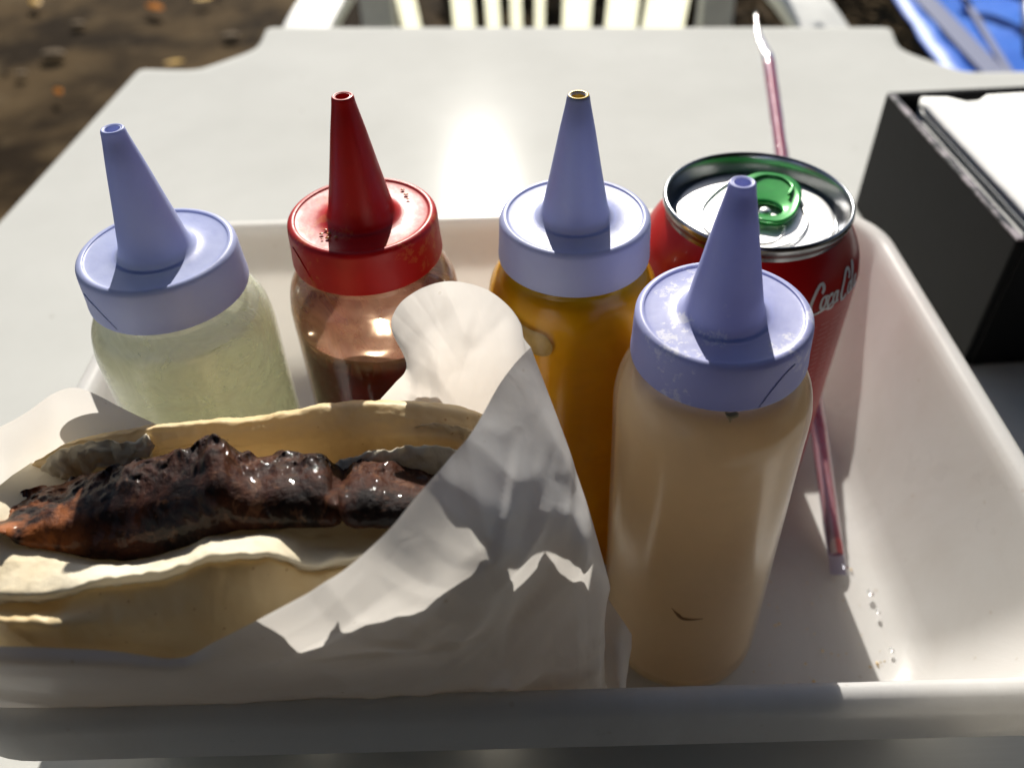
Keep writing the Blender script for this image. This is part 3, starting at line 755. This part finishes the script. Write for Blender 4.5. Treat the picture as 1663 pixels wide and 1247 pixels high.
def top_sect(px):
    T_ = lerp(px, topE); mid = lerp(px, [(36, 812), (100, 775), (200, 752), (300, 728), (355, 722), (535, 735), (700, 745), (830, 760)])
    k = lerp(px, [(36, .25), (120, .7), (200, 1)])
    p0 = hy(px, T_, .1495)
    th_ = lerp(px, [(36, 8), (150, 14), (300, 18), (480, 24), (620, 32), (760, 32)])
    rr_ = lerp(px, [(36, .0015), (150, .0024), (300, .0034), (480, .0046), (620, .0056), (780, .0056)])
    arc = [p0 + Vector((0, -rr_ * math.sin(R(a_)), -(rr_ - rr_ * math.cos(R(a_))))) for a_ in (0, 30, 60, 90)]
    P = arc + [hy(px, mid, .1462), hy(px, mid + 40, .1485)]
    x0 = p0.x
    P += [Vector((x0 + .002, .1305, .060)), Vector((x0 + .002, .1340, .060)), Vector((x0, .1360, .085)), Vector((x0, .1360, max(.090, p0.z - .014))), Vector((x0, .1345, p0.z - .004))]
    return P
cols = [38, 50, 80, 120, 165, 210, 260, 300, 345, 400, 440, 480, 520, 560, 600, 650, 700, 745, 785, 825]
loft('bun_top', cols, top_sect, [CRUMB, CRUST], hd, 9, 8, lambda k, i: 0 if 3.6 <= k < 6.5 and i < .3 else 1, .0005, 50, 8, ends=(.12, .3), fine=(.0003, 380), crs=crease_set(5, 54, (-.08, .12, .09), (0, .13, .125), .5, .0008, .0022, .0006))
# torn crumb curls
def curl(name, rowsT, rowsB, Yt, Yb, mat_, amp=.0006, seed=0, c0=0, thick=.002):
    amp *= 2.2
    xs = [p[0] for p in rowsT]
    def s(px):
        a_ = hy(px, lerp(px, rowsT), Yt); b_ = hy(px, lerp(px, rowsB), Yb); mm = (a_ + b_) / 2
        d = ray(px, 800)
        return [a_, mm - d * thick * .8 , b_, mm + d * thick]
    return loft(name, xs, s, mat_, hd, 10, 8, None, amp, 170, seed, (.1, .1), fine=(.0005, 520))
curl('crumb_flap', [(542, 752), (556, 743), (575, 738), (600, 732), (640, 726), (690, 724), (740, 730)], [(542, 775), (556, 790), (575, 790), (600, 790), (640, 790), (690, 790), (740, 790)], .1404, .1375, CRUMB, .0003, 4)
curl('crumb_flap', [(46, 775), (70, 757), (100, 738), (140, 722), (185, 712), (235, 706)], [(46, 800), (70, 795), (100, 785), (140, 775), (185, 760), (235, 738)], .1470, .1445, CRUMB, .0007, 6, thick=.0015)
curl('crumb_flap', [(682, 692), (700, 688), (725, 688), (750, 692), (775, 705)], [(682, 696), (700, 702), (725, 706), (750, 712), (775, 718)], .1452, .1450, CRUST, .0003, 9, thick=.0012)
# the two pieces of sausage
def meat(name, ridge, low, Ymid, seed, nper=26, bulge=.0085):
    xs = [p[0] for p in ridge]
    def s(px):
        a_, b_ = lerp(px, ridge), lerp(px, low); h = b_ - a_
        Yt = lerp(px, [(-10, Ymid + .002), (100, Ymid + .0075), (700, Ymid + .0085)])
        top = hy(px, a_, Yt); bot = hy(px, b_ + 6, Ymid - .0105); d = ray(px, 800); hh = (top - bot).length
        mm = (top + bot) / 2; bl = min(bulge, hh * .42)
        return [top, top.lerp(bot, .14) - d * bl * .62, mm - d * bl, top.lerp(bot, .84) - d * bl * .62, bot, top.lerp(bot, .8) + d * bl * .8, mm + d * bl, top.lerp(bot, .2) + d * bl * .7]
    loops = [s(c_) for c_ in xs]; nl = 8; rows = [spline([lp_[k] for lp_ in loops], nper) for k in range(nl)]
    nc = len(rows[0]); V, F = [], []; seg = 14; n_ = nl * seg
    for i in range(nc): V += spline([rows[k][i] for k in range(nl)], seg, True)
    for i in range(nc - 1):
        for k in range(n_): l = (k + 1) % n_; F.append((i * n_ + k, i * n_ + l, (i + 1) * n_ + l, (i + 1) * n_ + k))
    for i, sg in ((0, -1), (nc - 1, 1)):
        ring = V[i * n_:(i + 1) * n_]; c_ = sum(ring, Vector()) / n_; prev = i * n_
        for t in (.4, .7, .9):
            b0 = len(V)
            for q in ring: V.append(c_ + (q - c_) * math.sqrt(1 - t * t) + Vector((sg * .0035 * t, 0, 0)))
            for k in range(n_): l = (k + 1) % n_; F.append((prev + k, prev + l, b0 + l, b0 + k))
            prev = b0
        F.append(tuple(prev + k for k in range(n_)))
    out = []
    for qi, q in enumerate(V):
        kk = (qi % n_) / seg if qi < nc * n_ else 2
        kd = min(kk, 8 - kk); am = 1 if kd < .8 else max(.16, 1 - (kd - .8) * .9)
        w1 = noise.fractal(q * 170 + Vector((seed, 0, 0)), 1, 2, 4); w2 = noise.noise(q * 60 + Vector((0, seed, 0)))
        cell = noise.voronoi(q * 330)[0][0]
        lump = (.5 - cell) * .0020
        dv_ = Vector((0, -.64, .55)) * (lump + w1 * .0011 + w2 * .0009) + Vector((w1, w2, 0)) * .0003
        up_ = Vector((0, .5, .75)) * max(0, noise.noise(q * 300 + Vector((seed, 4, 2)))) * .0028
        w3 = noise.fractal(q * 620 + Vector((3, seed, 0)), 1, 2, 3)
        out.append(q + (dv_ + up_ + Vector((w3 * .3, -.6 * w3, .7 * w3)) * .0007) * am)
    return obj(name, [q - HO for q in out], F, MEAT, hd)
ridge1 = [(8, 836), (25, 818), (45, 808), (62, 798), (80, 790), (105, 785), (150, 768), (175, 762), (205, 752), (250, 742), (290, 732), (318, 722), (335, 712), (360, 712), (378, 726), (400, 738), (425, 742), (450, 738), (475, 740), (500, 736), (525, 738), (540, 752)]
low1 = [(8, 862), (25, 876), (45, 882), (62, 886), (80, 888), (105, 892), (150, 902), (205, 905), (250, 897), (290, 886), (318, 876), (335, 868), (400, 855), (475, 852), (540, 850)]
meat('sausage_piece', ridge1, low1, .1325, 2)
ridge2 = [(549, 778), (558, 765), (575, 752), (600, 748), (625, 752), (650, 758), (680, 765), (710, 770), (760, 775), (800, 778)]
low2 = [(549, 820), (558, 842), (575, 852), (625, 852), (700, 848), (800, 835)]
meat('sausage_piece', ridge2, low2, .1308, 11)['label'] = 'shorter dark sausage piece half covered by the paper'

# ------------------------------------------------------------------ paper wrapper
def sheetgrid(rows, n1=8, n2=8):
    """rows: list of rows of points -> dense smooth grid"""
    dense = [spline(r_, n1) for r_ in rows]; nc = len(dense[0]); cols_ = [spline([dense[i][k] for i in range(len(dense))], n2) for k in range(nc)]
    V = []; nr_ = len(cols_[0])
    for k in range(nc): V += cols_[k]
    F = [(k * nr_ + i, (k + 1) * nr_ + i, (k + 1) * nr_ + i + 1, k * nr_ + i + 1) for k in range(nc - 1) for i in range(nr_ - 1)]
    return V, F
def crumple(V, amp, seed, sc=28, hold=None):
    out = []
    for q in V:
        a_ = 1 - abs(noise.noise(q * sc + Vector((seed, 0, 0)))) * 2; b_ = 1 - abs(noise.noise(q * sc * 2.3 + Vector((0, seed, 7)))) * 2
        d = (a_ * .6 + b_ * .3) * amp; k = hold(q) if hold else 1
        out.append(q + Vector((.15, -.7, .4)) * d * k)
    return out
P3 = lambda px, py, y: on_y(px, py, y)
pv, pf = [], []
def addp(V, F):
    b0 = len(pv); pv.extend(V); pf.extend([tuple(b0 + i for i in q) for q in F])
# front sheet: columns from left to right, rows from top edge down
fc = [  # top edge (px, py, Y)         mid rows ...                     rim row           hidden below
 [(-150, 1046, .1010), (-150, 1080, .0985), (-150, 1112, .0975), (-150, 1150, .0990), (-150, 1200, .106)],
 [(-60, 1048, .1010), (-60, 1080, .0985), (-60, 1112, .0975), (-60, 1150, .0990), (-60, 1200, .106)],
 [(60, 1050, .1012), (60, 1085, .0985), (60, 1118, .0975), (60, 1152, .0990), (60, 1200, .106)],
 [(180, 1056, .1012), (180, 1088, .0985), (180, 1120, .0975), (180, 1152, .0990), (180, 1200, .106)],
 [(288, 1068, .1012), (292, 1092, .0990), (295, 1120, .0978), (300, 1150, .0990), (300, 1198, .106)],
 [(350, 1040, .1015), (360, 1075, .0995), (368, 1110, .0982), (375, 1148, .0990), (380, 1195, .106)],
 [(430, 1000, .1020), (445, 1050, .1000), (455, 1095, .0985), (465, 1145, .0992), (470, 1195, .106)],
 [(500, 962, .1040), (525, 1025, .1010), (540, 1085, .0990), (550, 1142, .0995), (555, 1195, .106)],
 [(560, 924, .1065), (600, 1000, .1030), (625, 1070, .1000), (640, 1140, .0998), (645, 1195, .106)],
 [(605, 885, .1095), (660, 970, .1050), (700, 1050, .1010), (720, 1135, .1002), (725, 1190, .106)],
 [(640, 850, .1125), (715, 940, .1075), (765, 1030, .1025), (790, 1130, .1005), (800, 1190, .106)],
 [(680, 800, .1170), (765, 900, .1105), (820, 1000, .1045), (850, 1125, .1010), (860, 1185, .106)],
 [(718, 756, .1215), (810, 860, .1140), (865, 975, .1065), (895, 1120, .1015), (905, 1185, .107)],
 [(755, 712, .1270), (845, 825, .1180), (900, 950, .1085), (930, 1118, .1020), (940, 1180, .108)],
 [(785, 668, .1330), (875, 795, .1220), (930, 930, .1105), (955, 1115, .1030), (965, 1180, .109)],
 [(812, 622, .1390), (898, 770, .1260), (955, 915, .1125), (972, 1112, .1040), (980, 1180, .110)],
 [(838, 588, .1440), (915, 745, .1300), (975, 925, .1140), (975, 1060, .1060), (990, 1140, .108)],
 [(862, 564, .1480), (925, 735, .1330), (985, 930, .1150), (984, 965, .1135), (968, 1050, .1090)],
]
SH5 = (.0190, .0185, .0145, .003, 0)
rows = [[P3(c_[i][0], c_[i][1], c_[i][2] - SH5[i] * lerp(c_[0][0], [(600, 1), (862, .66)])) for c_ in fc] for i in range(5)]
V, F = sheetgrid(rows, 13, 26)
pk = P3(862, 564, .1355)
def holdf(q):  # keep the outline calm, crumple towards the right middle
    return min(1, max(.12, (q.x + .075) / .075)) * min(1, (q - pk).length / .03)
CRS = crease_set(50, 12, (-.04, .09, .05), (.022, .13, .12)) + crease_set(14, 5, (-.01, .09, .03), (.022, .13, .13), .35, hmax=.0016) + crease_set(10, 8, (-.12, .08, .06), (-.03, .1, .09), hmax=.0005)
addp(fold(crumple(V, .0013, 3, 38, holdf), CRS, lambda q: min(1, (q - pk).length / .015)), F)
# back sheet rising behind the bun, joined to the front at the right crease
bc = [
 [(606, 660, .1515), (612, 672, .1530), (620, 720, .1560), (630, 800, .158)],
 [(640, 622, .1510), (648, 650, .1535), (655, 720, .1562), (660, 800, .158)],
 [(660, 592, .1500), (675, 640, .1545), (685, 720, .1565), (690, 800, .158)],
 [(636, 535, .1530), (690, 600, .1570), (700, 720, .1570), (705, 800, .158)],
 [(644, 500, .1560), (705, 580, .1600), (715, 720, .1575), (720, 800, .158)],
 [(672, 474, .1590), (725, 570, .1612), (732, 710, .1578), (738, 800, .158)],
 [(708, 461, .1600), (745, 568, .1618), (752, 700, .1580), (757, 800, .158)],
 [(745, 458, .1600), (768, 568, .1618), (773, 700, .1580), (778, 800, .158)],
 [(790, 470, .1595), (800, 572, .1612), (803, 700, .1575), (808, 800, .157)],
 [(825, 496, .1575), (832, 580, .1590), (835, 700, .1560), (838, 800, .156)],
 [(845, 525, .1540), (852, 590, .1555), (858, 700, .1535), (860, 800, .153)],
 [(850, 548, .1505), (862, 610, .1510), (880, 700, .1470), (890, 800, .145)],
 [(862, 564, .1480), (885, 640, .1425), (925, 735, .1330), (945, 800, .1278)],
]
rows = [[P3(c_[i][0], c_[i][1], c_[i][2] - (.0125, .0125, .011, .009)[i]) for c_ in bc] for i in range(4)]
V, F = sheetgrid(rows, 16, 22)
CRB = crease_set(16, 31, (-.022, .14, .09), (.004, .15, .15), .5, hmax=.0013) + crease_set(10, 33, (-.022, .14, .11), (.004, .15, .15), hmax=.0008)
addp(crumple(fold(V, CRB, lambda q: min(1, (q - pk).length / .015)), .0010, 9, 40, lambda q: min(1, (q - pk).length / .02)), F)
# left flap behind the roll, wrapping round its end
lc = [
 [(-160, 740, .1400), (-160, 800, .1400), (-150, 900, .138), (-140, 1000, .130)],
 [(-60, 712, .1430), (-60, 790, .1430), (-55, 880, .141), (-50, 960, .134)],
 [(0, 692, .1450), (0, 770, .1460), (0, 860, .146), (0, 930, .142)],
 [(45, 668, .1470), (42, 750, .1500), (42, 840, .151), (45, 920, .148)],
 [(88, 638, .1490), (85, 735, .1540), (85, 830, .155), (90, 920, .150)],
 [(122, 629, .1490), (125, 720, .1552), (125, 820, .156), (130, 920, .151)],
 [(158, 640, .1500), (165, 715, .1554), (170, 810, .156), (175, 910, .151)],
 [(205, 664, .1510), (215, 720, .1556), (220, 810, .156), (225, 900, .151)],
 [(256, 688, .1530), (265, 735, .1558), (270, 810, .156), (275, 900, .151)],
]
rows = [[P3(c_[i][0], c_[i][1], c_[i][2] - (.016, .0165, .015, .012)[i]) for c_ in lc] for i in range(4)]
V, F = sheetgrid(rows, 8, 10); addp(crumple(V, .0012, 21, 30), F)
# crushed corner sticking out at the lower right
rc_ = [
 [(984, 966, .1128), (968, 1010, .1105), (964, 1055, .1080), (975, 1090, .106), (992, 1130, .105)],
 [(996, 985, .1118), (988, 1025, .1090), (985, 1060, .1066), (990, 1095, .105), (1002, 1130, .104)],
 [(1012, 1008, .1105), (1008, 1035, .1085), (1004, 1065, .1062), (1004, 1100, .1045), (1010, 1135, .103)],
 [(1026, 1030, .1100), (1024, 1050, .1090), (1020, 1075, .1078), (1016, 1105, .1065), (1014, 1140, .104)],
]
rows = [[P3(*c_[i]) for c_ in rc_] for i in range(5)]
V, F = sheetgrid(rows, 6, 6); addp(crumple(V, .0012, 5, 70), F)
# under the roll: the sheet lying across the tray floor
V, F = [], []
for i in range(21):
    for j in range(11):
        x = -.128 + .14 * i / 20; y = .122 + .033 * j / 10
        V.append(Vector((x, y, .0035 + .0012 * noise.noise(Vector((x * 60, y * 60, 0))))))
F = [(i * 11 + j, (i + 1) * 11 + j, (i + 1) * 11 + j + 1, i * 11 + j + 1) for i in range(20) for j in range(10)]
addp(V, F)
pw = obj('paper_wrapper', pv, pf, PAPER)
tag(pw, 'white greaseproof paper folded round the hot dog and rising to a peak', 'paper wrapper')

# ------------------------------------------------------------------ bread crumbs dropped on the tray floor
rnd = random.Random(4); v, f = [], []
for k in range(60):
    x, y = rnd.uniform(.07, .113), rnd.uniform(.115, .17)
    if (x - .0507) ** 2 + (y - .1457) ** 2 < .025 ** 2: continue
    s_ = rnd.choice((.0002, .0003, .0003, .0006)); b0 = len(v); R3 = [rnd.uniform(.6, 1.3) for _ in range(6)]
    for i, d in enumerate(((1, 0, 0), (0, 1, 0), (-1, 0, 0), (0, -1, 0), (0, 0, 1), (0, 0, -.6))): v.append(Vector((x, y, .0006 + s_ * .5)) + Vector(d) * s_ * R3[i])
    for q in ((0, 1, 4), (1, 2, 4), (2, 3, 4), (3, 0, 4), (1, 0, 5), (2, 1, 5), (3, 2, 5), (0, 3, 5)): f.append(tuple(b0 + i for i in q))
tag(obj('bread_crumbs', v, f, CRUST, smooth=False), 'tiny bread crumbs scattered on the tray floor right of the front bottle', None, None, 'stuff')

# ------------------------------------------------------------------ water drops along the foot of the right tray wall
m = Mat('water'); m.set(col=(.95, .97, 1), rough=.03, trans=1.0, ior=1.33); WATER = m.m
for px, py, r_ in ((1370, 922, .0013), (1412, 966, .0012), (1424, 996, .0009), (1446, 1058, .0008)):
    P = on_z(px, py, .0012); v, f = [], []
    for i in range(5):
        for k in range(16):
            ph = math.pi / 2 * i / 4.3; a_ = 2 * math.pi * k / 16; q_ = r_ * (1 + .2 * noise.noise(Vector((k * .8, px, 0))))
            v.append((q_ * math.cos(ph) * math.cos(a_) * .8, q_ * math.cos(ph) * math.sin(a_) * 1.2, q_ * .45 * math.sin(ph)))
    for i in range(4):
        for k in range(16): l = (k + 1) % 16; f.append((i * 16 + k, i * 16 + l, (i + 1) * 16 + l, (i + 1) * 16 + k))
    f.append(tuple(64 + k for k in range(16))); f.append(tuple(range(16))[::-1])
    zf = .0012 if P.x < .11 else .0035
    tag(obj('water_drop', v, f, WATER, loc=(P.x, P.y, zf - .0009)), 'small clear water drop on the tray floor near the foot of the right wall', 'water drop', 'water drops on the tray floor')

# ------------------------------------------------------------------ white resin chair beyond the table
ch = thing('garden_chair', (.06, 1.0, GZ), 'white plastic garden chair with slatted fan back beyond the far table edge', 'chair')
def cw(x, y, z): return Vector((x - .06, y - 1.0, z - GZ))
def bar(name, pts, w_, t_, mat_, parent, up_=Vector((0, 0, 1)), bev=.004):
    """flat bar of width w_ and thickness t_ along a path"""
    P = spline([Vector(p) for p in pts], 5) if len(pts) > 2 else [Vector(p) for p in pts]; v, f = [], []
    for i, p in enumerate(P):
        t = (P[min(i + 1, len(P) - 1)] - P[max(i - 1, 0)]).normalized(); s_ = t.cross(up_).normalized(); q = s_.cross(t)
        ww = w_(i / (len(P) - 1)) if callable(w_) else w_
        for a_, b_ in ((-1, -1), (1, -1), (1, 1), (-1, 1)): v.append(p + s_ * (a_ * ww / 2) + q * (b_ * t_ / 2))
    for i in range(len(P) - 1):
        for k in range(4): l = (k + 1) % 4; f.append((i * 4 + k, i * 4 + l, i * 4 + 4 + l, i * 4 + 4 + k))
    f.append((3, 2, 1, 0)); e_ = (len(P) - 1) * 4; f.append((e_, e_ + 1, e_ + 2, e_ + 3))
    o = obj(name, v, f, mat_, parent, smooth=False); bevel(o, bev, 2); return o
for sx, xo in ((-1, -.215), (1, .345)):
    bar('armrest', [cw(xo, .88, -.11), cw(xo + .01 * -sx, .98, -.095), cw(xo - .03 * sx, 1.12, -.09), cw(xo - .05 * sx, 1.22, -.09)], .055, .018, CHAIRA, ch)
    bar('front_leg', [cw(xo, .90, -.115), cw(xo, .92, -.45), cw(xo + .02 * sx, .90, -.728)], .05, .03, CHAIRA, ch, Vector((0, 1, 0)))
    bar('rear_leg', [cw(xo - .06 * sx, 1.22, .12), cw(xo - .05 * sx, 1.20, -.1), cw(xo - .05 * sx, 1.18, -.32), cw(xo - .02 * sx, 1.30, -.728)], .045, .03, CHAIRA, ch, Vector((0, 1, 0)))
bar('seat', [cw(.065, .86, -.315), cw(.065, .90, -.30), cw(.065, 1.05, -.305), cw(.065, 1.17, -.32)], .50, .02, CHAIRW, ch)
for x0, x1, w_ in ((-.105, -.165, .026), (-.045, -.06, .030), (-.004, -.022, .020), (.024, .018, .016), (.052, .060, .014), (.100, .118, .040), (.158, .188, .044), (.212, .262, .058)):
    bar('back_slat', [cw(x0, 1.175, -.30), cw((x0 + x1) / 2, 1.195, -.08), cw(x1, 1.24, .14)], w_, .005, CHAIRW, ch, Vector((0, 1, 0)), .003)
bar('top_rail', [cw(-.20, 1.235, .12), cw(-.1, 1.25, .165), (cw(.065, 1.255, .18)), cw(.23, 1.25, .165), cw(.33, 1.235, .12)], .05, .02, CHAIRW, ch)
bar('lower_rail', [cw(-.17, 1.172, -.29), cw(.3, 1.172, -.29)], .05, .016, CHAIRW, ch, Vector((0, 1, 0)))

# ------------------------------------------------------------------ blue folding chair on the right
fc_ = thing('folding_stool', (.95, 1.55, GZ), 'bright blue fabric folding stool with grey straps beyond the right table corner', 'stool')
O2 = Vector((.95, 1.55, GZ))
def grid_sheet(name, c, mat_, parent, n=16, sag=.03, off=(0, 0, 0), wr=.004):
    v, f = [], []
    for i in range(n + 1):
        for j in range(n + 1):
            a_, b_ = i / n, j / n; p = (Vector(c[0]) * (1 - a_) * (1 - b_) + Vector(c[1]) * a_ * (1 - b_) + Vector(c[2]) * a_ * b_ + Vector(c[3]) * (1 - a_) * b_)
            p = p + Vector((0, 0, -sag * 4 * a_ * (1 - a_))) + Vector(off); p.z += wr * noise.noise(p * 14); v.append(p - O2)
    for i in range(n):
        for j in range(n): k = i * (n + 1) + j; f.append((k, k + 1, k + n + 2, k + n + 1))
    o = obj(name, v, f, mat_, parent); s_ = o.modifiers.new('t', 'SOLIDIFY'); s_.thickness = .003; return o
sc_ = [(.62, 1.02, -.27), (1.22, 1.02, -.27), (1.24, 1.78, -.27), (.70, 1.80, -.27)]
grid_sheet('seat_fabric', sc_, BLUE, fc_, sag=.012, wr=.012)
bar('strap', [q - O2 for q in (Vector((.700, 1.78, -.262)), Vector((.712, 1.50, -.266)), Vector((.700, 1.22, -.266)), Vector((.690, 1.04, -.262)))], .034, .003, WEB, fc_, bev=.001)
bar('strap', [q - O2 for q in (Vector((.83, 1.70, -.270)), Vector((.79, 1.50, -.270)), Vector((.73, 1.21, -.268)), Vector((.70, 1.05, -.264)))], .010, .003, WEB, fc_, bev=.001)
def pole(a_, b_, r_=.009):
    v, f = tube([Vector(a_) - O2, (Vector(a_) + Vector(b_)) / 2 - O2, Vector(b_) - O2], r_, 12); obj('pole', v, f, DARKMET, fc_)
pole((.64, 1.03, -.28), (1.20, 1.05, -.72)); pole((1.20, 1.03, -.28), (.66, 1.05, -.72))
pole((.70, 1.78, -.28), (1.22, 1.76, -.72)); pole((1.22, 1.78, -.28), (.70, 1.76, -.72))
pole((.745, 1.17, -.243), (.90, 1.52, -.238), .011); pole((.77, 1.50, -.240), (.93, 1.24, -.240), .011); pole((.80, 1.15, -.243), (.83, 1.40, -.238), .008)
v, f = lathe([(.0001, 0), (.026, 0), (.028, .006), (.024, .016), (.0001, .018)], 20); v = [Vector(q) + Vector((.83, 1.385, -.240)) - O2 for q in v]
obj('hub', v, f, DARKMET, fc_)

# ------------------------------------------------------------------ dark hedge beyond
v, f = [], []
for k in range(16000):
    x, y, z = random.uniform(-.2, 1.8), random.uniform(3.0, 3.7), GZ + random.random() ** .8 * .9
    if noise.noise(Vector((x * 3, y * 3, z * 3))) < -.25: continue
    s_ = random.uniform(.012, .03); q = Vector((random.uniform(-1, 1), random.uniform(-1, 1), random.uniform(-1, 1))).normalized(); r_ = q.orthogonal().normalized(); t = q.cross(r_)
    b0 = len(v); p = Vector((x, y, z))
    v += [p - r_ * s_, p - t * s_ * .45, p + r_ * s_, p + t * s_ * .45]; f.append((b0, b0 + 1, b0 + 2, b0 + 3))
tag(obj('hedge', v, f, FOL, smooth=False), 'dark green hedge far behind the white garden chair', 'hedge')
